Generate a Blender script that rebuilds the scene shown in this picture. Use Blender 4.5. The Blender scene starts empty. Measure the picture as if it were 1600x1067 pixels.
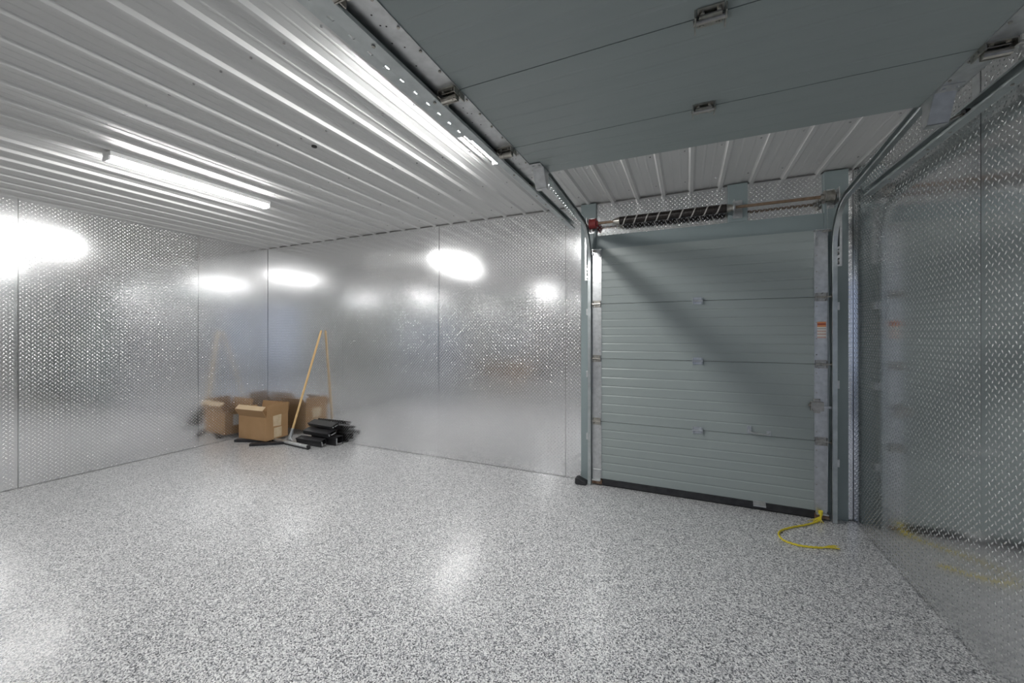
import bpy, math, random
import numpy as np
from mathutils import Vector, Matrix
random.seed(7)
rng = np.random.default_rng(7)
sc = bpy.context.scene
col = sc.collection

# ------------------------------------------------------------------ camera
cam_d = bpy.data.cameras.new('camera')
cam = bpy.data.objects.new('camera', cam_d)
col.objects.link(cam)
cam.location = (0.0, 0.0, 1.434)
cam.rotation_euler = (math.radians(90), 0, math.radians(24.141))
cam_d.sensor_width = 36.0
cam_d.lens = 611.3 / 1600 * 36
cam_d.shift_y = -11.1 / 1600
cam_d.clip_start = 0.02
sc.camera = cam

# ------------------------------------------------------------------ world: flat overcast daylight outside the open doorway
W = bpy.data.worlds.new('world')
sc.world = W
W.use_nodes = True
bg = W.node_tree.nodes['Background']
bg.inputs[0].default_value = (0.62, 0.74, 1.0, 1)
bg.inputs[1].default_value = 0.55

# ------------------------------------------------------------------ exposure / integrator
LED = 138.0
sc.view_settings.view_transform = 'Standard'
sc.view_settings.look = 'None'
sc.view_settings.exposure = 0.0
sc.view_settings.gamma = 1.0
sc.view_settings.use_curve_mapping = False
cy = sc.cycles
cy.max_bounces = 8
cy.diffuse_bounces = 4
cy.glossy_bounces = 6
cy.use_adaptive_sampling = True
cy.adaptive_threshold = 0.02
cy.blur_glossy = 0.8
cy.sample_clamp_indirect = 12.0
cy.use_denoising = True
cy.denoising_input_passes = 'RGB_ALBEDO_NORMAL'
cy.denoising_prefilter = 'ACCURATE'

# ------------------------------------------------------------------ room dimensions (metres)
H = 2.711
XL, XR, YB, YF = -5.689, 1.165, 3.819, -0.42


# ================================================================== materials
def principled(name, color, rough=0.5, metal=0.0, spec=0.5):
    m = bpy.data.materials.new(name)
    m.use_nodes = True
    b = m.node_tree.nodes['Principled BSDF']
    b.inputs['Base Color'].default_value = (*color, 1)
    b.inputs['Roughness'].default_value = rough
    b.inputs['Metallic'].default_value = metal
    b.inputs['Specular IOR Level'].default_value = spec
    return m, m.node_tree, b


def coords(nt, scale=(1, 1, 1)):
    tc = nt.nodes.new('ShaderNodeTexCoord')
    mp = nt.nodes.new('ShaderNodeMapping')
    mp.inputs['Scale'].default_value = scale
    nt.links.new(tc.outputs['Object'], mp.inputs['Vector'])
    return mp.outputs['Vector']


def noise(nt, vec, scale, detail=3, rough=0.5):
    n = nt.nodes.new('ShaderNodeTexNoise')
    n.inputs['Scale'].default_value = scale
    n.inputs['Detail'].default_value = detail
    n.inputs['Roughness'].default_value = rough
    nt.links.new(vec, n.inputs['Vector'])
    return n.outputs['Fac']


def ramp(nt, fac, stops, interp='LINEAR'):
    r = nt.nodes.new('ShaderNodeValToRGB')
    r.color_ramp.interpolation = interp
    els = r.color_ramp.elements
    while len(els) < len(stops):
        els.new(0.5)
    for e, (p, c) in zip(els, stops):
        e.position = p
        e.color = (*c, 1) if len(c) == 3 else c
    nt.links.new(fac, r.inputs['Fac'])
    return r.outputs['Color']


def bump(nt, b, fac, strength, dist):
    n = nt.nodes.new('ShaderNodeBump')
    n.inputs['Strength'].default_value = strength
    n.inputs['Distance'].default_value = dist
    nt.links.new(fac, n.inputs['Height'])
    nt.links.new(n.outputs['Normal'], b.inputs['Normal'])


def mottled(name, c0, c1, rough, metal, scale, bstr=0.0, bdist=0.001, stretch=(1, 1, 1), rspan=0.0):
    m, nt, b = principled(name, c0, rough, metal)
    v = coords(nt, stretch)
    f = noise(nt, v, scale)
    nt.links.new(ramp(nt, f, [(0.3, c0), (0.7, c1)]), b.inputs['Base Color'])
    if rspan:
        mr = nt.nodes.new('ShaderNodeMapRange')
        mr.inputs['To Min'].default_value = rough - rspan
        mr.inputs['To Max'].default_value = rough + rspan
        nt.links.new(f, mr.inputs['Value'])
        nt.links.new(mr.outputs['Result'], b.inputs['Roughness'])
    if bstr:
        bump(nt, b, noise(nt, v, scale * 4), bstr, bdist)
    return m


M = {}
M['plate'] = mottled('tread_plate_aluminium', (0.83, 0.835, 0.84), (0.87, 0.87, 0.87), 0.135, 1.0, 2.5, rspan=0.02)
M['lug'] = mottled('tread_lug_aluminium', (0.93, 0.93, 0.93), (0.97, 0.97, 0.96), 0.22, 1.0, 6.0)
M['galv'] = mottled('galvanised_steel', (0.52, 0.53, 0.53), (0.66, 0.67, 0.67), 0.36, 0.9, 28, 0.08, 0.001, rspan=0.08)
M['track'] = mottled('track_steel', (0.44, 0.475, 0.475), (0.56, 0.595, 0.595), 0.36, 0.9, 18, rspan=0.06)
M['zinc'] = mottled('yellowed_zinc', (0.36, 0.34, 0.30), (0.52, 0.50, 0.46), 0.30, 0.95, 40, rspan=0.08)
M['paint'] = mottled('grey_green_door_paint', (0.295, 0.335, 0.325), (0.31, 0.35, 0.34), 0.36, 0.0, 3.0, 0.02, 0.0006, (0.2, 6, 6))
M['frame'] = mottled('grey_green_frame_paint', (0.235, 0.285, 0.287), (0.25, 0.30, 0.302), 0.42, 0.0, 2.0)
M['white'] = mottled('white_ceiling_steel', (0.60, 0.60, 0.59), (0.63, 0.63, 0.62), 0.50, 0.0, 1.5, 0.03, 0.002, (1, 0.3, 1))
M['white'].node_tree.nodes['Principled BSDF'].inputs['Specular IOR Level'].default_value = 0.28
M['fixture'], _, _ = principled('white_fixture_plastic', (0.85, 0.85, 0.85), 0.4)
M['screw'], _, _ = principled('screw_head', (0.75, 0.75, 0.75), 0.25, 0.7)
M['dark'], _, _ = principled('dark_gap', (0.02, 0.02, 0.02), 0.7)
M['concrete'] = mottled('concrete_apron', (0.30, 0.30, 0.29), (0.38, 0.38, 0.37), 0.8, 0.0, 3.0)
M['studwall'], _, _ = principled('wall_core', (0.35, 0.34, 0.33), 0.8)
M['rubber'] = mottled('black_rubber', (0.012, 0.012, 0.014), (0.03, 0.03, 0.032), 0.5, 0.0, 20)
M['black'] = mottled('black_vinyl', (0.010, 0.010, 0.012), (0.020, 0.020, 0.023), 0.5, 0.0, 12)
M['wood'] = mottled('pale_wood', (0.62, 0.40, 0.17), (0.75, 0.52, 0.26), 0.45, 0.0, 14, stretch=(8, 8, 0.6))
M['card'] = mottled('cardboard', (0.36, 0.215, 0.10), (0.41, 0.25, 0.125), 0.8, 0.0, 5, 0.03, 0.001)
M['cardin'] = mottled('cardboard_inside', (0.56, 0.42, 0.26), (0.62, 0.47, 0.30), 0.8, 0.0, 5)
M['tape'] = mottled('pale_torn_label', (0.55, 0.43, 0.27), (0.64, 0.52, 0.36), 0.6, 0.0, 20)
M['paper'], _, _ = principled('white_paper', (0.72, 0.72, 0.70), 0.7)
M['shaft'] = mottled('rusty_shaft', (0.20, 0.135, 0.09), (0.31, 0.22, 0.15), 0.45, 0.5, 25)
M['spring'] = mottled('oiled_spring_wire', (0.018, 0.015, 0.014), (0.035, 0.028, 0.025), 0.38, 0.3, 30)
M['mark'], _, _ = principled('spring_paint_line', (0.45, 0.43, 0.40), 0.5)
M['red'], _, _ = principled('red_drum', (0.26, 0.03, 0.03), 0.55)
M['rust'] = mottled('rusty_steel', (0.16, 0.08, 0.045), (0.34, 0.25, 0.18), 0.6, 0.5, 40)
M['yellow'] = mottled('yellow_rope', (0.62, 0.50, 0.02), (0.78, 0.66, 0.06), 0.5, 0.0, 120)
M['led'] = bpy.data.materials.new('led_diffuser')
M['led'].use_nodes = True
_nt = M['led'].node_tree
_nt.nodes.clear()
_e = _nt.nodes.new('ShaderNodeEmission')
_o = _nt.nodes.new('ShaderNodeOutputMaterial')
_e.inputs[0].default_value = (1.0, 0.995, 0.985, 1)
_e.inputs[1].default_value = LED
_nt.links.new(_e.outputs[0], _o.inputs[0])


def make_floor_mat():
    m, nt, b = principled('epoxy_flake_floor', (0.4, 0.4, 0.4), 0.3)
    v = coords(nt)
    vor = nt.nodes.new('ShaderNodeTexVoronoi')
    vor.inputs['Scale'].default_value = 205
    nt.links.new(v, vor.inputs['Vector'])
    sep = nt.nodes.new('ShaderNodeSeparateColor')
    nt.links.new(vor.outputs['Color'], sep.inputs[0])
    c1 = ramp(nt, sep.outputs[0], [(0.0, (0.05, 0.051, 0.056)), (0.14, (0.19, 0.195, 0.21)), (0.32, (0.42, 0.42, 0.432)),
                                   (0.55, (0.64, 0.64, 0.635)), (0.78, (0.85, 0.85, 0.84))], 'CONSTANT')
    nt.links.new(c1, b.inputs['Base Color'])
    b.inputs['Roughness'].default_value = 0.30
    b.inputs['Coat Weight'].default_value = 0.6
    b.inputs['Coat Roughness'].default_value = 0.16
    bump(nt, b, sep.outputs[1], 0.12, 0.001)
    return m


M['floor'] = make_floor_mat()


def make_label_mat():
    """printed warning sticker: orange header, pale body with rows of small print"""
    m, nt, b = principled('warning_sticker', (0.7, 0.7, 0.68), 0.5)
    tc = nt.nodes.new('ShaderNodeTexCoord')
    sp = nt.nodes.new('ShaderNodeSeparateXYZ')
    nt.links.new(tc.outputs['Generated'], sp.inputs[0])
    base = ramp(nt, sp.outputs['Z'], [(0.0, (0.62, 0.42, 0.36)), (0.10, (0.72, 0.70, 0.66)), (0.20, (0.60, 0.40, 0.34)),
                                      (0.28, (0.72, 0.70, 0.66)), (0.38, (0.60, 0.40, 0.34)), (0.46, (0.72, 0.70, 0.66)),
                                      (0.56, (0.30, 0.28, 0.27)), (0.60, (0.74, 0.72, 0.68)), (0.68, (0.72, 0.30, 0.13)),
                                      (0.80, (0.40, 0.08, 0.05)), (0.90, (0.72, 0.30, 0.13))], 'CONSTANT')
    nt.links.new(base, b.inputs['Base Color'])
    return m


M['sticker'] = make_label_mat()


# ================================================================== mesh helpers
def wloc(o):
    p = Vector((0, 0, 0))
    while o is not None:
        p += Vector(o.location)
        o = o.parent
    return p


class MB:
    def __init__(self):
        self.v, self.f = [], []

    def add(self, verts, faces, T=None):
        n = len(self.v)
        if T is not None:
            verts = [tuple(T @ Vector(p)) for p in verts]
        self.v += [tuple(p) for p in verts]
        self.f += [tuple(n + i for i in f) for f in faces]
        return self

    def box(self, x0, x1, y0, y1, z0, z1, T=None):
        vs = [(x, y, z) for x in (x0, x1) for y in (y0, y1) for z in (z0, z1)]
        return self.add(vs, [(0, 1, 3, 2), (4, 6, 7, 5), (0, 4, 5, 1), (2, 3, 7, 6), (0, 2, 6, 4), (1, 5, 7, 3)], T)

    def cbox(self, c, s, T=None):
        return self.box(c[0] - s[0] / 2, c[0] + s[0] / 2, c[1] - s[1] / 2, c[1] + s[1] / 2, c[2] - s[2] / 2, c[2] + s[2] / 2, T)

    def prism(self, prof, axis, a, b, T=None):
        """closed polygon (two coordinates of the other axes in order) swept from a to b along an axis"""
        def P(u, w, t):
            return {'x': (t, u, w), 'y': (u, t, w), 'z': (u, w, t)}[axis]
        n = len(prof)
        vs = [P(u, w, a) for u, w in prof] + [P(u, w, b) for u, w in prof]
        fs = [(i, (i + 1) % n, n + (i + 1) % n, n + i) for i in range(n)] + [tuple(range(n))[::-1], tuple(range(n, 2 * n))]
        return self.add(vs, fs, T)

    def cyl(self, p0, p1, r, n=12, r1=None, T=None):
        p0, p1 = Vector(p0), Vector(p1)
        d = (p1 - p0).normalized()
        u = d.orthogonal().normalized()
        w = d.cross(u)
        r1 = r if r1 is None else r1
        vs = []
        for p, q in ((p0, r), (p1, r1)):
            vs += [p + (u * math.cos(2 * math.pi * i / n) + w * math.sin(2 * math.pi * i / n)) * q for i in range(n)]
        fs = [(i, (i + 1) % n, n + (i + 1) % n, n + i) for i in range(n)] + [tuple(range(n))[::-1], tuple(range(n, 2 * n))]
        return self.add(vs, fs, T)

    def tube(self, pts, r, n=8):
        pts = [Vector(p) for p in pts]
        k = len(pts)
        rs = r if isinstance(r, (list, tuple)) else [r] * k
        vs, fs = [], []
        u = None
        for i, p in enumerate(pts):
            t = (pts[min(i + 1, k - 1)] - pts[max(i - 1, 0)]).normalized()
            if u is None:
                u = t.orthogonal().normalized()
            u = (u - t * u.dot(t)).normalized()
            w = t.cross(u)
            vs += [p + (u * math.cos(2 * math.pi * j / n) + w * math.sin(2 * math.pi * j / n)) * rs[i] for j in range(n)]
        for i in range(k - 1):
            fs += [(i * n + j, i * n + (j + 1) % n, (i + 1) * n + (j + 1) % n, (i + 1) * n + j) for j in range(n)]
        fs += [tuple(range(n))[::-1], tuple(range((k - 1) * n, k * n))]
        return self.add(vs, fs)

    def sweep_yz(self, path, prof, x):
        """closed profile (a along X, b along the in-plane normal) swept along a path of (y, z)"""
        k, n = len(path), len(prof)
        vs, fs = [], []
        for i, (y, z) in enumerate(path):
            y0, z0 = path[max(i - 1, 0)]
            y1, z1 = path[min(i + 1, k - 1)]
            L = math.hypot(y1 - y0, z1 - z0)
            ty, tz = (y1 - y0) / L, (z1 - z0) / L
            vs += [(x + a, y - tz * b, z + ty * b) for a, b in prof]
        for i in range(k - 1):
            fs += [(i * n + j, i * n + (j + 1) % n, (i + 1) * n + (j + 1) % n, (i + 1) * n + j) for j in range(n)]
        fs += [tuple(range(n))[::-1], tuple(range((k - 1) * n, k * n))]
        return self.add(vs, fs)

    def build(self, name, mat, parent=None, bevel=0.0, smooth=False):
        me = bpy.data.meshes.new(name)
        base = wloc(parent) if parent is not None else Vector((0, 0, 0))
        me.from_pydata([(p[0] - base.x, p[1] - base.y, p[2] - base.z) for p in self.v], [], self.f)
        me.materials.append(M[mat] if isinstance(mat, str) else mat)
        o = bpy.data.objects.new(name, me)
        col.objects.link(o)
        o.parent = parent
        import bmesh
        bm = bmesh.new()
        bm.from_mesh(me)
        bmesh.ops.recalc_face_normals(bm, faces=bm.faces)
        bm.to_mesh(me)
        bm.free()
        if smooth:
            me.shade_smooth()
            try:
                me.set_sharp_from_angle(angle=math.radians(38))
            except Exception:
                pass
        if bevel:
            md = o.modifiers.new('bevel', 'BEVEL')
            md.width = bevel
            md.segments = 2
            md.limit_method = 'ANGLE'
        return o


def thing(name, label, cat, loc, kind=None, group=None):
    o = bpy.data.objects.new(name, None)
    col.objects.link(o)
    o.location = loc
    o.empty_display_size = 0.1
    tag(o, label, cat, kind, group)
    return o


def tag(o, label=None, cat=None, kind=None, group=None):
    if label:
        o['label'] = label
    if cat:
        o['category'] = cat
    if kind:
        o['kind'] = kind
    if group:
        o['group'] = group
    return o


# ================================================================== room shell
floor = MB().box(XL - 0.15, XR + 0.15, YF - 0.15, YB + 0.15, -0.12, 0.0).build('floor', 'floor')
tag(floor, 'grey speckled epoxy flake floor of the garage', kind='structure')
apron = MB().box(-9, 7, -12, YF - 0.15, -0.14, -0.02).build('driveway', 'concrete')
tag(apron, 'concrete driveway outside the open doorway', kind='structure')


def wall(name, label, boxes):
    mb = MB()
    for b in boxes:
        mb.box(*b)
    return tag(mb.build(name, 'studwall'), label, kind='structure')


DX0, DX1, DZ = -0.90, 0.98, 2.36            # opening of the wall behind the camera
w_back = wall('wall_back', 'far wall clad in diamond plate around the closed door', [(XL - 0.15, XR + 0.15, YB + 0.012, YB + 0.15, 0.0, H + 0.08)])
w_left = wall('wall_left', 'left wall clad in tall diamond plate sheets', [(XL - 0.15, XL - 0.012, YF - 0.15, YB + 0.012, 0.0, H + 0.08)])
w_right = wall('wall_right', 'right wall clad in diamond plate beside the door track', [(XR + 0.012, XR + 0.15, YF - 0.15, YB + 0.012, 0.0, H + 0.08)])
w_front = wall('wall_front', 'wall behind the camera around the open doorway',
               [(XL - 0.012, DX0, YF - 0.15, YF - 0.012, 0.0, H + 0.08), (DX1, XR + 0.012, YF - 0.15, YF - 0.012, 0.0, H + 0.08),
                (DX0, DX1, YF - 0.15, YF - 0.012, DZ, H + 0.08)])

# --- diamond plate sheets with real raised lugs
PITCH = 0.0375


def lugs(u0, u1, v0, v1):
    """arrays (verts, tris) of raised lens-shaped lugs over a rectangle, w = height off the plate"""
    Lh, Wd, Hh = 0.0140, 0.0042, 0.0024
    us = np.arange(u0 + 0.012, u1 - 0.012, PITCH)
    vs = np.arange(v0 + 0.012, v1 - 0.012, PITCH)
    A = np.stack(np.meshgrid(us, vs, indexing='ij'), -1).reshape(-1, 2)
    B = A + PITCH / 2
    B = B[(B[:, 0] < u1 - 0.01) & (B[:, 1] < v1 - 0.01)]
    out_v, out_f, n0 = [], [], 0
    base = np.array([(-Lh, 0, 0), (0, -Wd, 0), (Lh, 0, 0), (0, Wd, 0), (-Lh * 0.62, 0, Hh), (Lh * 0.62, 0, Hh)])
    tri = np.array([(0, 1, 4), (1, 5, 4), (1, 2, 5), (2, 3, 5), (3, 4, 5), (3, 0, 4)])
    for C, ang in ((A, math.radians(52)), (B, math.radians(128))):
        c, s = math.cos(ang), math.sin(ang)
        R = np.stack([base[:, 0] * c - base[:, 1] * s, base[:, 0] * s + base[:, 1] * c, base[:, 2]], 1)
        V = R[None] + np.concatenate([C, np.zeros((len(C), 1))], 1)[:, None, :]
        F = tri[None] + (n0 + 6 * np.arange(len(C)))[:, None, None]
        out_v.append(V.reshape(-1, 3))
        out_f.append(F.reshape(-1, 3))
        n0 += 6 * len(C)
    return np.concatenate(out_v), np.concatenate(out_f)


def sheet(parent, side, u0, u1, v0, v1, tilt=0.0, lean=0.0, off=0.0, with_lugs=True):
    """one plate sheet; u runs along the wall, v is height; tilt/lean are slopes of the sheet in u and v"""
    um, vm = (u0 + u1) / 2, (v0 + v1) / 2

    def put(u, v, w):
        d = w + off + tilt * (u - um) + lean * (v - vm)
        if side == 'back':
            return np.stack([u, YB - d, v], -1)
        if side == 'front':
            return np.stack([u, YF + d, v], -1)
        if side == 'left':
            return np.stack([XL + d, u, v], -1)
        return np.stack([XR - d, u, v], -1)
    g = 0.0015
    uu, vv, ww = [], [], []
    for w in (-0.003, 0.0):
        for (a, b) in ((u0 + g, v0), (u1 - g, v0), (u1 - g, v1), (u0 + g, v1)):
            uu.append(a); vv.append(b); ww.append(w)
    P = put(np.array(uu), np.array(vv), np.array(ww))
    o = MB().add([tuple(p) for p in P], [(0, 1, 2, 3), (7, 6, 5, 4), (0, 4, 5, 1), (1, 5, 6, 2), (2, 6, 7, 3), (3, 7, 4, 0)]).build('plate_sheet', 'plate', parent)
    if with_lugs:
        V, F = lugs(u0, u1, v0, v1)
        P = put(V[:, 0], V[:, 1], V[:, 2])
        me = bpy.data.meshes.new('tread_lugs')
        if side in ('back', 'right'):
            pass
        me.from_pydata(P.tolist(), [], F.tolist())
        # orientation: make every facet look into the room
        n = me.polygons[0].normal
        want = {'back': (0, -1, 0), 'front': (0, 1, 0), 'left': (1, 0, 0), 'right': (-1, 0, 0)}[side]
        if n.dot(Vector(want)) < 0:
            me.flip_normals()
        me.shade_smooth()
        me.materials.append(M['lug'])
        lo = bpy.data.objects.new('tread_lugs', me)
        col.objects.link(lo)
        lo.parent = o
        lo['kind'] = 'stuff'
        lo['label'] = 'raised diamond tread lugs'
    return o


TOP = H - 0.012
# back wall: four wide sheets, a narrow strip by the post, two panels above the header, a corner strip
for (a, b, t, l, f) in ((XL + 0.001, -4.167, 0.0004, -0.001, 0.0), (-4.167, -2.645, -0.003, 0.001, 0.002), (-2.645, -1.118, 0.003, -0.002, 0.0), (-1.118, -0.955, 0.0, 0.0, 0.001)):
    sheet(w_back, 'back', a, b, 0.004, TOP, t, l, f)
sheet(w_back, 'back', -0.808, 0.314, 2.385, TOP, 0, 0.01)
sheet(w_back, 'back', 0.460, 0.976, 2.37, TOP, 0, 0.0)
sheet(w_back, 'back', 1.127, XR - 0.002, 0.004, TOP, 0, 0)
for (a, b, t, l, f) in ((2.917, YB - 0.001, 0.0004, 0.001, 0.0), (1.443, 2.917, -0.003, 0.0, 0.001), (-0.08, 1.443, 0.002, 0.001, 0.0), (YF + 0.004, -0.08, 0, 0, 0)):
    sheet(w_left, 'left', a, b, 0.004, TOP, t, l, f)
for (a, b, t, l, f) in ((2.387, YB - 0.004, 0.001, 0.001, 0.0), (0.863, 2.387, -0.002, 0.0, 0.001)):
    sheet(w_right, 'right', a, b, 0.004, TOP, t, l, f)
sheet(w_right, 'right', YF + 0.004, 0.863, 0.004, TOP, with_lugs=False)
for (a, b) in ((XL + 0.004, -4.167), (-4.167, -2.645), (-2.645, DX0)):
    sheet(w_front, 'front', a, b, 0.004, TOP, 0.002, 0, with_lugs=False)
sheet(w_front, 'front', DX1, XR - 0.004, 0.004, TOP, with_lugs=False)
sheet(w_front, 'front', DX0, DX1, DZ, TOP, with_lugs=False)

# --- ribbed steel ceiling, one panel per 0.914 m
RIB = 0.2286
RX0 = 0.947
ceiling = tag(MB().box(XL - 0.15, XR + 0.15, YF - 0.15, YB + 0.15, H + 0.03, H + 0.12).build('ceiling', 'white'),
              'white ribbed steel ceiling with screw heads', kind='structure')
Z0 = H + 0.006


def ceil_profile(x0, x1):
    pts = []
    k = -3
    ribs = [RX0 - RIB * i for i in range(-3, 34)]
    feats = []
    for r in ribs:
        feats += [(r - 0.027, 0), (r - 0.012, -0.017), (r + 0.012, -0.017), (r + 0.027, 0)]
        for m_ in (RIB * 0.36, RIB * 0.64):
            feats += [(r + m_ - 0.010, 0), (r + m_ - 0.004, -0.002), (r + m_ + 0.004, -0.002), (r + m_ + 0.010, 0)]
    feats = sorted(f for f in feats if x0 < f[0] < x1)
    return [(x0, Z0)] + [(x, Z0 + z) for x, z in feats] + [(x1, Z0), (x1, Z0 + 0.02), (x0, Z0 + 0.02)]


edges = [XR + 0.01]
x = RX0 - RIB * 0.5
while x > XL:
    edges.append(x)
    x -= 4 * RIB
edges.append(XL - 0.01)
for a, b in zip(edges[:-1], edges[1:]):
    p = MB().prism(ceil_profile(b, a), 'y', YF - 0.012, YB + 0.010).build('ceiling_panel', 'white', ceiling)
    s = MB()
    for i in range(-3, 34):
        xx = RX0 - RIB * i - 0.05
        if b < xx < a:
            for yy in (0.55, 1.16, 1.77, 2.38, 2.99, 3.60):
                s.cyl((xx, yy, Z0 + 0.001), (xx, yy, Z0 - 0.005), 0.006, 6)
    if s.v:
        so = s.build('screw_heads', 'screw', p)
        so['kind'] = 'stuff'
hole_disc = MB().cyl((-2.319, 1.881, Z0 + 0.001), (-2.319, 1.881, Z0 - 0.008), 0.017, 14).build('ceiling_hole_disc', 'dark', ceiling)  # dark disc standing in for a small black hole in the ceiling

# --- painted steel frame of the closed door
fr = thing('trim_1', 'grey green steel frame around the closed overhead door', None, (0.08, YB, 0), 'structure')
YFR = YB - 0.030
MB().box(-0.955, -0.806, YFR, YB + 0.012, 0.0, H - 0.004).build('jamb', 'frame', fr, 0.003)
MB().box(0.976, 1.127, YFR, YB + 0.012, 0.0, H - 0.004).build('jamb', 'frame', fr, 0.003)
MB().box(-0.806, 0.976, YFR + 0.004, YB + 0.012, 2.235, 2.385).build('header', 'frame', fr, 0.003)
MB().box(0.314, 0.460, YFR + 0.002, YB + 0.012, 2.385, H - 0.004).build('centre_post', 'frame', fr, 0.003)

# ================================================================== lamps
def led_light(x, y0, y1, label):
    t = thing('led_light', label, 'light fixture', (x, (y0 + y1) / 2, Z0 - 0.02), group='ceiling lights')
    zt = Z0 - 0.020
    MB().box(x - 0.056, x + 0.056, y0 + 0.006, y1 - 0.006, zt - 0.032, zt).build('housing', 'fixture', t, 0.003)
    prof = [(x - 0.038, zt - 0.029)] + [(x - 0.038 * math.cos(a), zt - 0.031 - 0.034 * math.sin(a)) for a in np.linspace(0.0, math.pi, 9)] + [(x + 0.038, zt - 0.029)]
    MB().prism(prof, 'y', y0 + 0.014, y1 - 0.014).build('diffuser', 'led', t, smooth=True)
    for (a, b) in ((y0, y0 + 0.014), (y1 - 0.014, y1)):
        MB().box(x - 0.046, x + 0.046, a, b, zt - 0.062, zt - 0.030).build('end_cap', 'fixture', t, 0.004)
    return t


led_light(-3.666, 1.315, 2.458, 'lit white linear ceiling light nearest the left wall')
led_light(-1.214, 1.315, 2.480, 'lit white linear ceiling light half hidden above the door track')


# ================================================================== closed overhead door
def hinge_mesh(mb, x, y, z, w=0.085, h=0.075, flip=1):
    """hinge on a panel face that looks to -Y; two bolted leaves and a rolled barrel"""
    mb.cbox((x, y - 0.002, z + h * 0.30), (w * 0.8, 0.004, h * 0.40))
    mb.cbox((x, y - 0.002, z - h * 0.30), (w * 0.8, 0.004, h * 0.40))
    for s in (-1, 1):
        mb.box(x + s * w * 0.46 - 0.002, x + s * w * 0.46 + 0.002, y - 0.024, y, z - h * 0.46, z + h * 0.46)
        for t in (-1, 1):
            mb.cyl((x + s * w * 0.25, y - 0.004, z + t * h * 0.32), (x + s * w * 0.25, y - 0.011, z + t * h * 0.32), 0.0065, 6)
    mb.cyl((x - w * 0.52, y - 0.014, z), (x + w * 0.52, y - 0.014, z), 0.008, 10)
    mb.cbox((x, y - 0.012, z + 0.012), (w * 0.7, 0.004, 0.02))
    return mb


def section_profile(y, z0, z1, n):
    """(y, z) outline of a panel section, inner face at y with n shallow grooves, 40 mm thick"""
    p = [(y, z0)]
    for i in range(1, n + 1):
        zc = z0 + (z1 - z0) * i / (n + 1)
        p += [(y, zc - 0.011), (y + 0.0028, zc - 0.004), (y + 0.0028, zc + 0.001), (y, zc + 0.006)]
    return p + [(y, z1), (y + 0.036, z1), (y + 0.036, z0)]


DY = 3.748                      # inner face of the closed door
d1 = thing('door_1', 'closed grey green sectional overhead door in the far wall', None, (0.08, DY, 0), 'structure')
DL, DR = -0.834, 0.986
seams = [0.062, 0.606, 1.204, 1.724, 2.246]
STL, STR = (DL - 0.001, -0.748), (0.904, DR + 0.001)
sections = []
for i in range(4):
    z0, z1 = seams[i] + 0.0018, seams[i + 1] - 0.0018
    s = MB().prism(section_profile(DY, z0, z1, 6), 'x', DL, DR).build('door_section', 'paint', d1)
    sections.append(s)
    for (a, b) in (STL, STR):
        st = MB().box(a, b, DY - 0.004, DY + 0.0, z0 + 0.002, z1 - 0.002)
        xi = b if a < 0 else a
        st.box(xi - 0.002, xi + 0.002, DY - 0.007, DY, z0 + 0.002, z1 - 0.002)
        st.build('end_stile', 'galv', s)
        bl = MB()
        for zz in np.linspace(z0 + 0.07, z1 - 0.07, 4):
            bl.cyl((xi - math.copysign(0.012, -a) * 0 + (0.012 if a > 0 else -0.012), DY - 0.004, zz), (xi + (0.012 if a > 0 else -0.012), DY - 0.009, zz), 0.005, 6)
        bl.build('stile_bolts', 'zinc', s)['kind'] = 'stuff'
# sticker on the right stile
MB().box(0.921, 0.976, DY - 0.0052, DY - 0.0042, 1.405, 1.532).build('warning_label', 'sticker', sections[2])['label'] = 'orange and white warning sticker'
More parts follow.
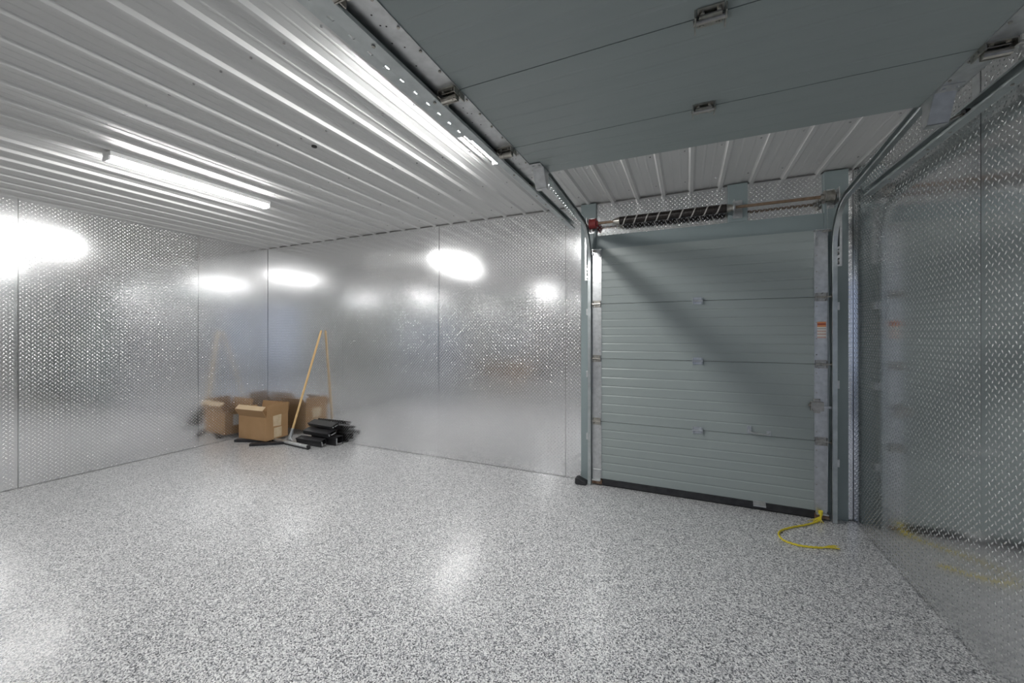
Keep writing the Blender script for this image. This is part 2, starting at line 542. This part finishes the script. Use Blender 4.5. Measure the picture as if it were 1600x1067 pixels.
# hinges at the seams: one in the middle, one on each stile with a roller
for z in seams[1:4]:
    hinge_mesh(MB(), 0.080, DY, z, 0.080, 0.058).build('hinge', 'galv', d1)
    for (xx, side) in ((-0.79, -1), (0.945, 1)):
        hinge_mesh(MB(), xx, DY - 0.004, z, 0.078, 0.066).build('hinge', 'zinc', d1)
        r = MB().cyl((xx, DY - 0.020, z), (-0.846 if side < 0 else 1.006, DY - 0.020, z), 0.0055, 8)
        xw = -0.852 if side < 0 else 1.011
        r.cyl((xw - 0.007, DY - 0.020, z), (xw + 0.007, DY - 0.020, z), 0.019, 14)
        r.build('roller', 'zinc', d1)
for (xx, side) in ((-0.79, -1), (0.945, 1)):       # top fixtures and bottom fixtures
    zt = seams[4]
    b = MB().box(xx - 0.035, xx + 0.035, DY - 0.009, DY - 0.004, zt - 0.125, zt - 0.005)
    b.box(xx - 0.037, xx - 0.033, DY - 0.034, DY - 0.004, zt - 0.055, zt - 0.002)
    b.box(xx + 0.033, xx + 0.037, DY - 0.034, DY - 0.004, zt - 0.055, zt - 0.002)
    b.box(xx - 0.05, xx + 0.05, DY - 0.040, DY - 0.004, zt - 0.012, zt - 0.006)
    b.box(xx - 0.020, xx - 0.014, DY - 0.014, DY - 0.009, zt - 0.115, zt - 0.055)
    b.box(xx + 0.014, xx + 0.020, DY - 0.014, DY - 0.009, zt - 0.115, zt - 0.055)
    for q in (-0.022, 0.022):
        b.cyl((xx + q, DY - 0.009, zt - 0.035), (xx + q, DY - 0.016, zt - 0.035), 0.007, 6)
    b.build('top_bracket', 'galv', d1)
    r = MB().cyl((xx, DY - 0.028, zt - 0.02), (-0.846 if side < 0 else 1.006, DY - 0.028, zt - 0.02), 0.0055, 8)
    r.build('roller_stem', 'zinc', d1)
    b = MB().box(xx - 0.036, xx + 0.036, DY - 0.012, DY - 0.004, 0.055, 0.150)
    b.box(xx - 0.040, xx + 0.040, DY - 0.045, DY - 0.004, 0.048, 0.056)
    b.build('bottom_bracket', 'galv', d1, 0.002)
    MB().box(xx - 0.044, xx + 0.050, DY - 0.020, DY + 0.03, 0.012, 0.050).build('rusty_shoe', 'rust', d1, 0.004)
# rubber bottom seal
MB().prism([(DY - 0.012, 0.062), (DY + 0.036, 0.062), (DY + 0.036, 0.012), (DY + 0.020, 0.002), (DY - 0.006, 0.002), (DY - 0.014, 0.014)], 'x', -0.735, 0.90).build('bottom_seal', 'rubber', d1)
MB().prism([(DY - 0.030, 0.046), (DY, 0.072), (DY, 0.066), (DY - 0.026, 0.034), (DY - 0.030, 0.034)], 'x', 0.492, 0.580).build('step_plate', 'galv', d1)
# lift handle near the lowest seam
hm = MB().tube([(0.462, DY - 0.004, 0.648), (0.466, DY - 0.030, 0.640), (0.480, DY - 0.034, 0.633), (0.53, DY - 0.034, 0.628), (0.575, DY - 0.034, 0.626), (0.598, DY - 0.030, 0.628), (0.604, DY - 0.002, 0.630)], 0.006, 8)
hm.cbox((0.466, DY - 0.004, 0.650), (0.030, 0.008, 0.060))
hm.cbox((0.602, DY - 0.004, 0.630), (0.028, 0.008, 0.036))
hm.build('lift_handle', 'galv', d1, smooth=True)
# slide lock on the right stile
lk = MB().box(0.874, 0.958, DY - 0.032, DY - 0.004, 0.842, 0.912)
lk.box(0.895, 0.940, DY - 0.010, DY - 0.004, 0.822, 0.934)
lk.cyl((0.862, DY - 0.018, 0.884), (0.874, DY - 0.018, 0.884), 0.012, 8)
lk.build('slide_lock', 'zinc', d1, 0.003)
MB().box(0.955, 1.012, DY - 0.026, DY - 0.012, 0.866, 0.882).build('lock_bolt', 'galv', d1)

# ================================================================== door tracks
def c_prof(s, k=1.0):
    """C channel 50 x 30 mm open towards +s X"""
    o = [(-0.015, -0.025), (0.013, -0.025), (0.015, -0.020), (0.015, -0.014), (0.012, -0.014), (0.012, -0.0215), (-0.012, -0.0215),
         (-0.012, 0.0215), (0.012, 0.0215), (0.012, 0.014), (0.015, 0.014), (0.015, 0.020), (0.013, 0.025), (-0.015, 0.025)]
    return [(a * s * k, b) for a, b in o]


def arc(cy_, cz, r, a0, a1, n=14):
    return [(cy_ + r * math.cos(a), cz + r * math.sin(a)) for a in np.linspace(a0, a1, n)]


def slotted(mb, x0, x1, y0, y1, z, pitch, hole, th=0.003, hw=0.011):
    """flat strip with a row of real slots along Y"""
    xc = (x0 + x1) / 2
    mb.box(x0, xc - hw / 2, y0, y1, z, z + th)
    mb.box(xc + hw / 2, x1, y0, y1, z, z + th)
    y = y0
    while y < y1:
        e = min(y + pitch - hole, y1)
        mb.box(xc - hw / 2, xc + hw / 2, y, e, z, z + th)
        y += pitch
    return mb


YT = DY - 0.022


def closed_track(x, s, zh, slope, label):
    t = thing('door_track', label, 'door track', (x, YT, 0), group='overhead door tracks')
    R = 0.34
    zc = zh - R
    path = [(YT, 0.004), (YT, 1.0), (YT, zc - 0.02)] + arc(YT - R, zc, R, 0.0, math.pi / 2, 18)
    y0 = YT - R
    for yy in (3.2, 2.8, 2.4, 2.0, 1.6, 1.25):
        path.append((yy, zh + slope * (y0 - yy)))
    MB().sweep_yz(path, c_prof(s), x).build('channel', 'track', t, smooth=True)
    # splice bolts at the foot of the bend
    b = MB()
    for zz in (zc - 0.03, zc - 0.10):
        b.cyl((x - s * 0.016, YT - 0.012, zz), (x - s * 0.028, YT - 0.012, zz), 0.008, 6)
    b.build('splice_bolts', 'zinc', t)['kind'] = 'stuff'
    # slotted mounting angle on the jamb beside the bend
    a = MB()
    xa = x - s * 0.040
    z0, z1 = 1.955, 2.37
    a.box(xa - 0.014, xa + 0.014, YT + 0.018, YT + 0.022, z0, z1)
    a.box(xa + s * 0.011, xa + s * 0.014, YT - 0.030, YT + 0.020, z1 - 0.27, z1)
    for k in range(4):
        zz = z0 + 0.01 + k * 0.036
        a.box(xa + s * 0.011, xa + s * 0.014, YT - 0.025, YT + 0.020, zz, zz + 0.012)
    a.build('mounting_angle', 'galv', t)
    for zz in (0.42, 1.02, 1.62):
        MB().box(min(x - s * 0.040, x - s * 0.012), max(x - s * 0.040, x - s * 0.012), YT + 0.015, YFR + 0.001, zz, zz + 0.06).build('wall_bracket', 'galv', t, 0.002)
    # hanger to the ceiling near the far end
    yy = 1.40
    zz = zh + slope * (y0 - yy)
    MB().box(x - s * 0.022 - 0.002, x - s * 0.022 + 0.002, yy - 0.018, yy + 0.018, zz - 0.01, Z0 - 0.02).build('hanger', 'galv', t)
    return t


ctl = closed_track(-0.852, 1, 2.455, 0.050, 'curved galvanised track along the left edge of the closed door')
closed_track(1.020, -1, 2.425, 0.115, 'curved galvanised track along the right edge of the closed door')

# slotted stiffening angle along the straight run of the left track
sl = MB()
zz0 = lambda y: 2.455 - 0.026 + 0.050 * (YT - 0.34 - y)
y = 3.30
while y > 2.4:
    for (xa, xb, ya, yb) in ((-0.872, -0.866, y - 0.05, y), (-0.889, -0.883, y - 0.05, y), (-0.883, -0.872, y - 0.018, y)):
        sl.box(xa, xb, ya, yb, zz0((ya + yb) / 2), zz0((ya + yb) / 2) + 0.003)
    y -= 0.05
sl.build('slotted_angle', 'track', ctl)


def open_track(x, s, label):
    t = thing('door_track', label, 'door track', (x, YF + 0.06, 0), group='overhead door tracks')
    z = 2.372
    yv = YF + 0.05
    R = 0.32
    path = [(yv, 0.004), (yv, 1.0), (yv, z - R - 0.02)] + arc(yv + R, z - R, R, math.pi, math.pi / 2, 14)
    for yy in (0.2, 0.8, 1.4, 2.0, 2.6, 3.31):
        path.append((yy, z))
    MB().sweep_yz(path, c_prof(s, 1.35), x).build('channel', 'track', t, smooth=True)
    # bolts along the channel back and splice joint
    b = MB()
    for yy in (0.95, 1.28, 2.05, 2.42, 2.6, 3.0):
        b.cyl((x - s * 0.0, yy, z - 0.024), (x - s * 0.0, yy, z - 0.030), 0.006, 6)
    b.build('channel_bolts', 'zinc', t)['kind'] = 'stuff'
    return t, z


tl, ztr = open_track(-0.906, 1, 'long straight ceiling track left of the raised door')
# slotted stiffening angle on the outer side of the left track (lamp shines through the slots)
a = slotted(MB(), -1.012, -0.940, -0.10, 1.615, ztr + 0.010, 0.080, 0.022)
a.box(-0.942, -0.9265, -0.10, 1.615, ztr - 0.02, ztr + 0.012)
a.build('slotted_angle', 'track', tl)
for yy in (1.62, 2.30):
    hg = MB()
    hg.box(-0.931, -0.927, yy - 0.022, yy + 0.022, ztr - 0.02, Z0 - 0.022)
    if yy < 2:
        hg.box(-0.931, -0.896, yy + 0.018, yy + 0.022, ztr + 0.026, Z0 - 0.022)
    hg.build('hanger', 'galv', tl)
tr, _ = open_track(1.083, -1, 'long straight ceiling track between the raised door and right wall')
for yy in (1.25, 2.28):
    hg = MB()
    hg.box(1.097, 1.101, yy - 0.022, yy + 0.022, ztr - 0.02, Z0 - 0.022)
    hg.build('hanger', 'galv', tr)

# ================================================================== raised door overhead
ZO = 2.380
d2 = thing('door_2', 'raised grey green sectional door hanging flat under the ceiling', None, (0.03, 1.0, ZO), 'structure')
OL, OR_ = -0.892, 0.955
oseams = [2.178, 1.815, 1.297, 0.779, 0.261, -0.06]


def osection_profile(ya, yb, n):
    p = [(ya, ZO)]
    for i in range(1, n + 1):
        c = ya + (yb - ya) * i / (n + 1)
        p += [(c - 0.010, ZO), (c - 0.004, ZO + 0.0010), (c + 0.002, ZO + 0.0010), (c + 0.008, ZO)]
    return p + [(yb, ZO), (yb, ZO + 0.042), (ya, ZO + 0.042)]


for i in range(5):
    ya, yb = oseams[i + 1] + 0.002, oseams[i] - 0.002
    s = MB().prism(osection_profile(ya, yb, 5 if yb - ya > 0.4 else 3), 'x', OL, OR_).build('door_section', 'paint', d2)
    for (xa, xb) in ((OL - 0.001, OL + 0.092), (OR_ - 0.075, OR_ + 0.001)):
        st = MB().box(xa, xb, ya + 0.001, yb - 0.001, ZO - 0.004, ZO)
        xe = xa if xa < 0 else xb
        st.box(xe - 0.0015, xe + 0.0015, ya + 0.001, yb - 0.001, ZO - 0.004, ZO + 0.044)
        st.build('end_stile', 'galv', s)
        xi = xb - 0.008 if xa < 0 else xa + 0.008
        bl = MB()
        for yy in np.arange(ya + 0.06, yb - 0.03, 0.11):
            bl.cyl((xi, yy, ZO - 0.004), (xi, yy, ZO - 0.009), 0.005, 6)
        bl.build('stile_bolts', 'zinc', s)['kind'] = 'stuff'
        if xa < 0:
            hl = MB()
            for (fx, fy) in ((0.3, 0.35), (0.55, 0.52), (0.25, 0.58), (0.45, 0.72), (0.62, 0.7), (0.5, 0.8)):
                q = (xa + 0.085 * fx, ya + (yb - ya) * (1 - fy), ZO - 0.0041)
                hl.cyl(q, (q[0], q[1], ZO - 0.0046), 0.003, 6)
            hl.build('punched_holes', 'dark', s)['kind'] = 'stuff'


def ohinge(x, y, w=0.085, h=0.085, zf=None):
    zf = ZO if zf is None else zf
    mb = hinge_mesh(MB(), 0, 0, 0, w, h)
    T = Matrix.Translation((x, y, zf)) @ Matrix.Rotation(math.radians(90), 4, 'X')
    mb.v = [tuple(T @ Vector(p)) for p in mb.v]
    return mb


for y in oseams[1:5]:
    ohinge(0.062, y, 0.088, 0.080).build('hinge', 'zinc', d2)
    for (xx, side) in ((OL + 0.050, -1), (OR_ - 0.038, 1)):
        mb = ohinge(xx, y, 0.080, 0.080, ZO - 0.004)
        # folded roller carrier
        mb.box(xx - 0.036, xx + 0.036, y - 0.005, y - 0.001, ZO - 0.046, ZO - 0.004)
        mb.box(xx - 0.036, xx + 0.036, y - 0.040, y - 0.001, ZO - 0.010, ZO - 0.006)
        mb.cyl((xx - 0.034, y - 0.012, ZO - 0.034), (xx + 0.034, y - 0.012, ZO - 0.034), 0.012, 10)
        mb.build('roller_hinge', 'zinc', d2)
        xt = -0.902 if side < 0 else 1.076
        r = MB().cyl((xx, y - 0.002, ztr), (xt, y - 0.002, ztr), 0.0055, 8)
        r.cyl((xt - 0.008, y - 0.002, ztr), (xt + 0.008, y - 0.002, ztr), 0.0195, 14)
        r.build('roller', 'zinc', d2)
# sheet metal top brackets at the leading corners
for (x0, x1, side) in ((-0.800, -0.736, -1), (0.882, 0.945, 1)):
    yt, yb, zb = 2.068, 2.120, ZO - 0.104
    b = MB()
    b.add([(x0, yt, ZO - 0.004), (x1, yt, ZO - 0.004), (x1, yb, zb), (x0, yb, zb),
           (x0, yt + 0.004, ZO - 0.004), (x1, yt + 0.004, ZO - 0.004), (x1, yb + 0.004, zb), (x0, yb + 0.004, zb)],
          [(0, 1, 2, 3), (7, 6, 5, 4), (0, 4, 5, 1), (1, 5, 6, 2), (2, 6, 7, 3), (3, 7, 4, 0)])
    b.box(x0, x1, yb, yb + 0.035, zb - 0.004, zb)
    xs = x1 if side < 0 else x0
    b.prism([(yt + 0.004, ZO - 0.004), (yt + 0.090, ZO - 0.004), (yb + 0.030, zb), (yb, zb)], 'x', xs - 0.0015, xs + 0.0015)
    b.box(x0, x1, yt - 0.05, 2.172, ZO - 0.0075, ZO - 0.004)
    for q in (-0.018, 0.018):
        b.cyl(((x0 + x1) / 2 + q, yt - 0.025, ZO - 0.0075), ((x0 + x1) / 2 + q, yt - 0.025, ZO - 0.013), 0.007, 6)
    b.build('top_bracket', 'galv', d2)
    xt = -0.902 if side < 0 else 1.076
    xo = x0 if side < 0 else x1
    r = MB().tube([((x0 + x1) / 2, yb + 0.02, zb + 0.006), (xo, yb + 0.03, zb + 0.008), (xt - side * 0.03, 2.285, ztr - 0.012), (xt, 2.300, ztr - 0.002)], 0.006, 8)
    r.build('roller_arm', 'zinc', d2)
    MB().cyl((xt - 0.008, 2.300, ztr - 0.002), (xt + 0.008, 2.300, ztr - 0.002), 0.0195, 14).build('roller', 'rubber', d2)

# ================================================================== torsion spring shaft above the closed door
YS, ZS = 3.722, 2.487
ts = thing('torsion_spring_shaft', 'rusty counterbalance shaft with black coil spring above the closed door', 'door spring', (0.08, YFR, ZS))
MB().cyl((-0.885, YS, ZS), (1.055, YS, ZS + 0.004), 0.0125, 14).build('shaft', 'shaft', ts, smooth=True)
pts = []
turns = 110
for i in range(turns * 10 + 1):
    t = i / (turns * 10)
    a = t * turns * 2 * math.pi
    pts.append((-0.575 + 0.875 * t, YS + 0.034 * math.cos(a), ZS + 0.034 * math.sin(a)))
MB().tube(pts, 0.0043, 5).build('coil_spring', 'spring', ts, smooth=True)
rib_v, rib_f = [], []
N = 9 * 24
for i in range(N + 1):
    t = i / N
    a = -t * 9 * 2 * math.pi
    for dx in (-0.005, 0.005):
        rib_v.append((-0.57 + 0.86 * t + dx, YS + 0.0395 * math.cos(a), ZS + 0.0395 * math.sin(a)))
        rib_v.append((-0.57 + 0.86 * t + dx, YS + 0.0375 * math.cos(a), ZS + 0.0375 * math.sin(a)))
for i in range(N):
    k = 4 * i
    for (p, q) in ((0, 2), (2, 3), (3, 1), (1, 0)):
        rib_f.append((k + p, k + q, k + 4 + q, k + 4 + p))
MB().add(rib_v, rib_f).build('painted_stripe', 'mark', ts)
cn = MB().cyl((-0.615, YS, ZS), (-0.570, YS, ZS), 0.028, 16, 0.036)
cn.cyl((-0.630, YS, ZS), (-0.612, YS, ZS), 0.022, 12)
cn.build('winding_cone', 'zinc', ts, smooth=True)
cn = MB().cyl((0.300, YS, ZS), (0.345, YS, ZS), 0.036, 16, 0.026)
cn.build('anchor_cone', 'zinc', ts, smooth=True)


def bearing(x, w, name='bearing_plate'):
    b = MB().box(x - 0.002, x + 0.002, YS - 0.045, YFR, ZS - 0.055, ZS + 0.055)
    b.box(x - 0.002, x + w, YFR - 0.004, YFR + 0.001, ZS - 0.075, ZS + 0.075)
    b.cyl((x - 0.010, YS, ZS), (x + 0.010, YS, ZS), 0.026, 14)
    for q in (-0.055, 0.055):
        b.cyl((x + w * 0.6, YFR - 0.004, ZS + q), (x + w * 0.6, YFR - 0.012, ZS + q), 0.008, 6)
    return b.build(name, 'galv', ts)


bearing(0.352, 0.07)
bearing(-0.872, 0.05)
bearing(1.040, -0.05)


def drum(x, mat, s):
    b = MB()
    b.cyl((x - 0.030, YS, ZS), (x - 0.024, YS, ZS), 0.050, 22)
    b.cyl((x - 0.024, YS, ZS), (x + 0.026, YS, ZS), 0.043, 22)
    b.cyl((x + 0.026, YS, ZS), (x + 0.032, YS, ZS), 0.050, 22)
    b.cyl((x + s * 0.05, YS, ZS), (x, YS, ZS), 0.024, 12)
    for k in range(4):
        b.cyl((x - 0.022 + 0.012 * k, YS, ZS), (x - 0.018 + 0.012 * k, YS, ZS), 0.0455, 22)
    return b.build('cable_drum', mat, ts, smooth=True)


drum(-0.822, 'red', 1)['label'] = 'red cable drum'
drum(0.985, 'zinc', -1)
for (xx, s) in ((-0.8335, 1), (0.9885, -1)):
    MB().tube([(xx, YS + 0.043, ZS), (xx, DY - 0.030, 1.2), (xx + s * 0.012, DY - 0.030, 0.09)], 0.0016, 5).build('lift_cable', 'galv', ts)

# ================================================================== cardboard box in the corner
bx = thing('cardboard_box', 'open brown cardboard box with pale torn labels in the far corner', 'box', (-5.28, 3.50, 0.036))
F = Vector((-5.012, 3.346, 0.036))
ux = Vector((-5.538 + 5.012, 3.318 - 3.346, 0)).normalized()      # along the front, to the left
uy = Vector((-5.055 + 5.012, 3.681 - 3.346, 0)).normalized()      # along the right side, to the back
LX, LY, BH = 0.527, 0.338, 0.305
T = Matrix(((ux.x, uy.x, 0, F.x), (ux.y, uy.y, 0, F.y), (0, 0, 1, F.z), (0, 0, 0, 1)))
th = 0.005
MB().box(0, LX, 0, LY, 0, th, T).build('box_bottom', 'card', bx)
MB().box(0, LX, 0, th, 0, BH, T).build('box_side', 'card', bx)
MB().box(0, LX, LY - th, LY, 0, BH, T).build('box_side', 'card', bx)
MB().box(0, th, th, LY - th, 0, BH, T).build('box_side', 'card', bx)
MB().box(LX - th, LX, th, LY - th, 0, BH, T).build('box_side', 'card', bx)


def flap(p0, p1, out, h, ang, lip=0.0, mat='card'):
    """flap hinged on p0-p1 (box coordinates), leaning outwards by ang degrees from upright"""
    p0, p1, out = Vector(p0), Vector(p1), Vector(out)
    a = math.radians(ang)
    up = Vector((0, 0, 1)) * math.cos(a) + out * math.sin(a)
    nrm = (out * math.cos(a) - Vector((0, 0, 1)) * math.sin(a)) * th
    ins = (p1 - p0).normalized() * 0.006
    q0, q1 = p0 + up * h + ins, p1 + up * h - ins
    vs = [p0 + ins * .3, p1 - ins * .3, q1, q0]
    vs = vs + [v - nrm for v in vs]
    mb = MB().add(vs, [(0, 1, 2, 3), (7, 6, 5, 4), (0, 4, 5, 1), (1, 5, 6, 2), (2, 6, 7, 3), (3, 7, 4, 0)], T)
    o = mb.build('flap', mat, bx)
    if lip:
        e = out * 0.010 + Vector((0, 0, lip))
        vs = [q0, q1, q1 - out * 0.05 + Vector((0, 0, lip)), q0 - out * 0.05 + Vector((0, 0, lip))]
        vs = vs + [v - Vector((0, 0, 0.004)) for v in vs]
        MB().add(vs, [(0, 1, 2, 3), (7, 6, 5, 4), (0, 4, 5, 1), (1, 5, 6, 2), (2, 6, 7, 3), (3, 7, 4, 0)], T).build('flap_lip', 'cardin', o)
    return o


flap((0, 0, BH), (LX, 0, BH), (0, -1, 0), 0.115, 28, 0.045)
flap((0, 0, BH), (0, LY, BH), (-1, 0, 0), 0.165, 5)
flap((0, LY, BH), (LX, LY, BH), (0, 1, 0), 0.150, 12)
flap((LX, 0, BH), (LX, LY, BH), (1, 0, 0), 0.120, 50)
# labels: right side (x = 0 face) and left side
MB().add([(-0.001, 0.105, 0.175), (-0.001, 0.225, 0.165), (-0.001, 0.232, 0.325), (-0.001, 0.195, 0.33), (-0.001, 0.185, 0.315), (-0.001, 0.10, 0.312),
          (0.0, 0.105, 0.175), (0.0, 0.225, 0.165), (0.0, 0.232, 0.30), (0.0, 0.195, 0.302), (0.0, 0.185, 0.30), (0.0, 0.10, 0.30)],
         [(0, 1, 2, 3, 4, 5), (11, 10, 9, 8, 7, 6)], T).build('torn_label', 'tape', bx)
MB().box(-0.001, 0.0, 0.115, 0.235, 0.02, 0.150, T).build('torn_label', 'tape', bx)
MB().box(LX, LX + 0.001, 0.10, 0.24, 0.12, 0.27, T).build('white_label', 'paper', bx)

# --- two black bars under the box
for (p, d, lab) in (((-5.505, 3.262), (0.93, 0.37), 'black flat bar poking out under the left end of the box'),
                    ((-5.125, 3.212), (0.78, 0.62), 'black flat bar poking out under the front of the box')):
    dv = Vector((d[0], d[1], 0)).normalized()
    nv = Vector((-dv.y, dv.x, 0))
    Tb = Matrix(((dv.x, nv.x, 0, p[0]), (dv.y, nv.y, 0, p[1]), (0, 0, 1, 0), (0, 0, 0, 1)))
    t = thing('flat_bar', lab, 'bar', (p[0], p[1], 0), group='black bars under the box')
    MB().prism([(0.0, 0.006), (0.012, 0.0), (0.46, 0.0), (0.46, 0.034), (0.02, 0.034), (0.0, 0.026)], 'y', -0.028, 0.028, Tb).build('bar', 'black', t, 0.004)
    MB().box(-0.004, 0.03, -0.031, 0.031, 0.001, 0.0345, Tb).build('end_cap', 'rubber', t, 0.004)

# ================================================================== floor squeegee leaning on the wall
sq = thing('floor_squeegee', 'wooden handled floor squeegee leaning against the far wall', 'squeegee', (-4.70, 3.47, 0))
A, B = Vector((-5.060, 3.475, 0)), Vector((-4.300, 3.410, 0))
dv = (B - A).normalized()
nv = Vector((-dv.y, dv.x, 0))
Ts = Matrix(((dv.x, nv.x, 0, A.x), (dv.y, nv.y, 0, A.y), (0, 0, 1, 0), (0, 0, 0, 1)))
Ls = (B - A).length
MB().prism([(-0.016, 0.022), (-0.016, 0.036), (-0.006, 0.052), (0.010, 0.052), (0.018, 0.040), (0.018, 0.022)], 'x', 0, Ls, Ts).build('squeegee_head', 'galv', sq)
MB().prism([(-0.014, 0.0), (-0.004, 0.0), (0.012, 0.024), (-0.014, 0.024)], 'x', -0.004, Ls + 0.004, Ts).build('rubber_blade', 'rubber', sq)
for xx in (-0.004, Ls - 0.022):
    MB().box(xx, xx + 0.026, -0.020, 0.022, 0.006, 0.054, Ts).build('end_cap', 'rubber', sq, 0.003)
hb = Vector((-4.745, 3.475, 0.05))
ht = Vector((-4.532, 3.786, 1.49))
hd = (ht - hb).normalized()
MB().tube([hb + hd * 0.06, hb + hd * 0.5, hb + hd * 1.0, ht - hd * 0.02, ht - hd * 0.006, ht], [0.0135, 0.0135, 0.0135, 0.0135, 0.012, 0.006], 12).build('handle', 'wood', sq, smooth=True)
sk = MB().cyl(hb + hd * 0.02, hb + hd * 0.16, 0.024, 14, 0.0165)
sk.prism([(-0.055, 0.048), (0.055, 0.048), (0.020, 0.10), (-0.020, 0.10)], 'y', -0.004, 0.010,
         Matrix(((dv.x, nv.x, 0, hb.x), (dv.y, nv.y, 0, hb.y), (0, 0, 1, 0), (0, 0, 0, 1))))
sk.build('socket', 'galv', sq, smooth=True)

# ================================================================== pile of black channel lengths
def channel(cx, cy_, cz, length, yaw, roll, w, h, label):
    t = thing('black_channel', label, 'channel', (cx, cy_, cz), group='black channels by the squeegee')
    Tc = Matrix.Translation((cx, cy_, cz)) @ Matrix.Rotation(math.radians(yaw), 4, 'Z') @ Matrix.Rotation(math.radians(roll), 4, 'X')
    k = 0.004
    pr = [(-w / 2, -h / 2), (-w / 2, h / 2), (w / 2, h / 2), (w / 2, -h / 2), (w / 2 - k, -h / 2), (w / 2 - k, h / 2 - k), (-w / 2 + k, h / 2 - k), (-w / 2 + k, -h / 2)]
    MB().prism(pr, 'x', -length / 2, length / 2, Tc).build('web', 'black', t)
    MB().box(-length / 2, length / 2, -w / 2 - 0.007, -w / 2, h / 2 - 0.012, h / 2 + 0.005, Tc).build('rib', 'black', t, 0.002)
    e = MB()
    e.box(length / 2 - 0.006, length / 2 + 0.006, -w / 2 + 0.010, -w / 2 + 0.022, -h / 2 + 0.012, h / 2 - 0.012, Tc)
    e.box(length / 2 - 0.002, length / 2 + 0.010, -w / 2 + 0.040, w / 2 - 0.020, -h / 2 + 0.014, -h / 2 + 0.022, Tc)
    e.build('end_clip', 'galv', t)
    return t


channel(-4.445, 3.560, 0.052, 0.44, 1, 12, 0.085, 0.080, 'lowest black channel at the front of the pile by the squeegee')
channel(-4.340, 3.715, 0.056, 0.44, 0, 0, 0.120, 0.105, 'black channel behind the lowest one against the wall')
channel(-4.420, 3.665, 0.153, 0.48, -2, 14, 0.130, 0.052, 'middle black channel in the pile by the squeegee')
channel(-4.430, 3.730, 0.238, 0.48, -4, 20, 0.105, 0.040, 'topmost black channel leaning on the diamond plate wall')

# ================================================================== rubber foot at the left jamb
rb = thing('rubber_bumper', 'black rubber wedge on the floor at the foot of the left jamb', 'bumper', (-0.92, 3.70, 0))
MB().prism([(-0.985, 0.012), (-0.975, 0.0), (-0.882, 0.0), (-0.876, 0.012), (-0.878, 0.032), (-0.962, 0.066), (-0.982, 0.058)], 'y', 3.662, 3.742).build('wedge', 'rubber', rb, 0.006)
MB().prism([(-0.972, 0.060), (-0.884, 0.030), (-0.884, 0.036), (-0.972, 0.068)], 'y', 3.672, 3.732).build('grip_pad', 'black', rb, 0.002)

# ================================================================== yellow pull rope
rp = thing('pull_rope', 'frayed yellow rope trailing from the closed door onto the floor', 'rope', (0.80, 3.45, 0))


def smooth_path(ps, n=10):
    out = []
    ps = [Vector(p) for p in ps]
    for i in range(len(ps) - 1):
        p0, p1, p2, p3 = ps[max(i - 1, 0)], ps[i], ps[i + 1], ps[min(i + 2, len(ps) - 1)]
        for k in range(n):
            t = k / n
            out.append(0.5 * ((2 * p1) + (p2 - p0) * t + (2 * p0 - 5 * p1 + 4 * p2 - p3) * t * t + (3 * p1 - p0 - 3 * p2 + p3) * t ** 3))
    out.append(ps[-1])
    return out


main = smooth_path([(0.935, 3.722, 0.075), (0.932, 3.700, 0.030), (0.900, 3.665, 0.010), (0.815, 3.578, 0.0085), (0.700, 3.480, 0.0085), (0.622, 3.395, 0.0085),
                    (0.594, 3.318, 0.0085), (0.612, 3.240, 0.0085), (0.680, 3.208, 0.0085), (0.755, 3.214, 0.0085), (0.825, 3.236, 0.0085)])
for k in range(3):
    pts = []
    for i, p in enumerate(main):
        a = i * 0.55 + k * 2 * math.pi / 3
        pts.append(p + Vector((0.0035 * math.cos(a), 0.0035 * math.sin(a) * 0.5, 0.0035 * math.sin(a))))
    MB().tube(pts, 0.0033, 6).build('strand', 'yellow', rp, smooth=True)
kn = MB()
for k in range(4):
    r0 = 0.011
    kp = [(0.934 + r0 * math.cos(t) * (1 if k % 2 else 0.7), 3.712 + r0 * math.sin(t) * 0.8, 0.050 + 0.008 * k + 0.004 * math.sin(2 * t)) for t in np.linspace(0, 2 * math.pi, 14)]
    kn.tube(kp, 0.0055, 6)
kn.build('knot', 'yellow', rp, smooth=True)
fr_ = MB()
for k in range(16):
    a = rng.uniform(-1, 1)
    b_ = rng.uniform(0, 1)
    L = rng.uniform(0.075, 0.105)
    fr_.tube([(0.822, 3.235, 0.009), (0.822 + L * 0.5, 3.248 + 0.010 * a + 0.012, 0.006 + 0.010 * b_), (0.822 + L, 3.262 + 0.022 * a + 0.012, 0.004 + 0.016 * b_)], [0.003, 0.0024, 0.0016], 5)
fr_.build('frayed_end', 'yellow', rp, smooth=True)
fr_ = MB()
for k in range(12):
    a = rng.uniform(-1, 1)
    b_ = rng.uniform(0, 1)
    fr_.tube([(0.930, 3.705, 0.036), (0.905 + 0.030 * a, 3.688 - 0.01 * b_, 0.014), (0.890 + 0.055 * a, 3.672 - 0.020 * b_, 0.005)], [0.003, 0.0024, 0.0015], 5)
fr_.build('frayed_end', 'yellow', rp, smooth=True)
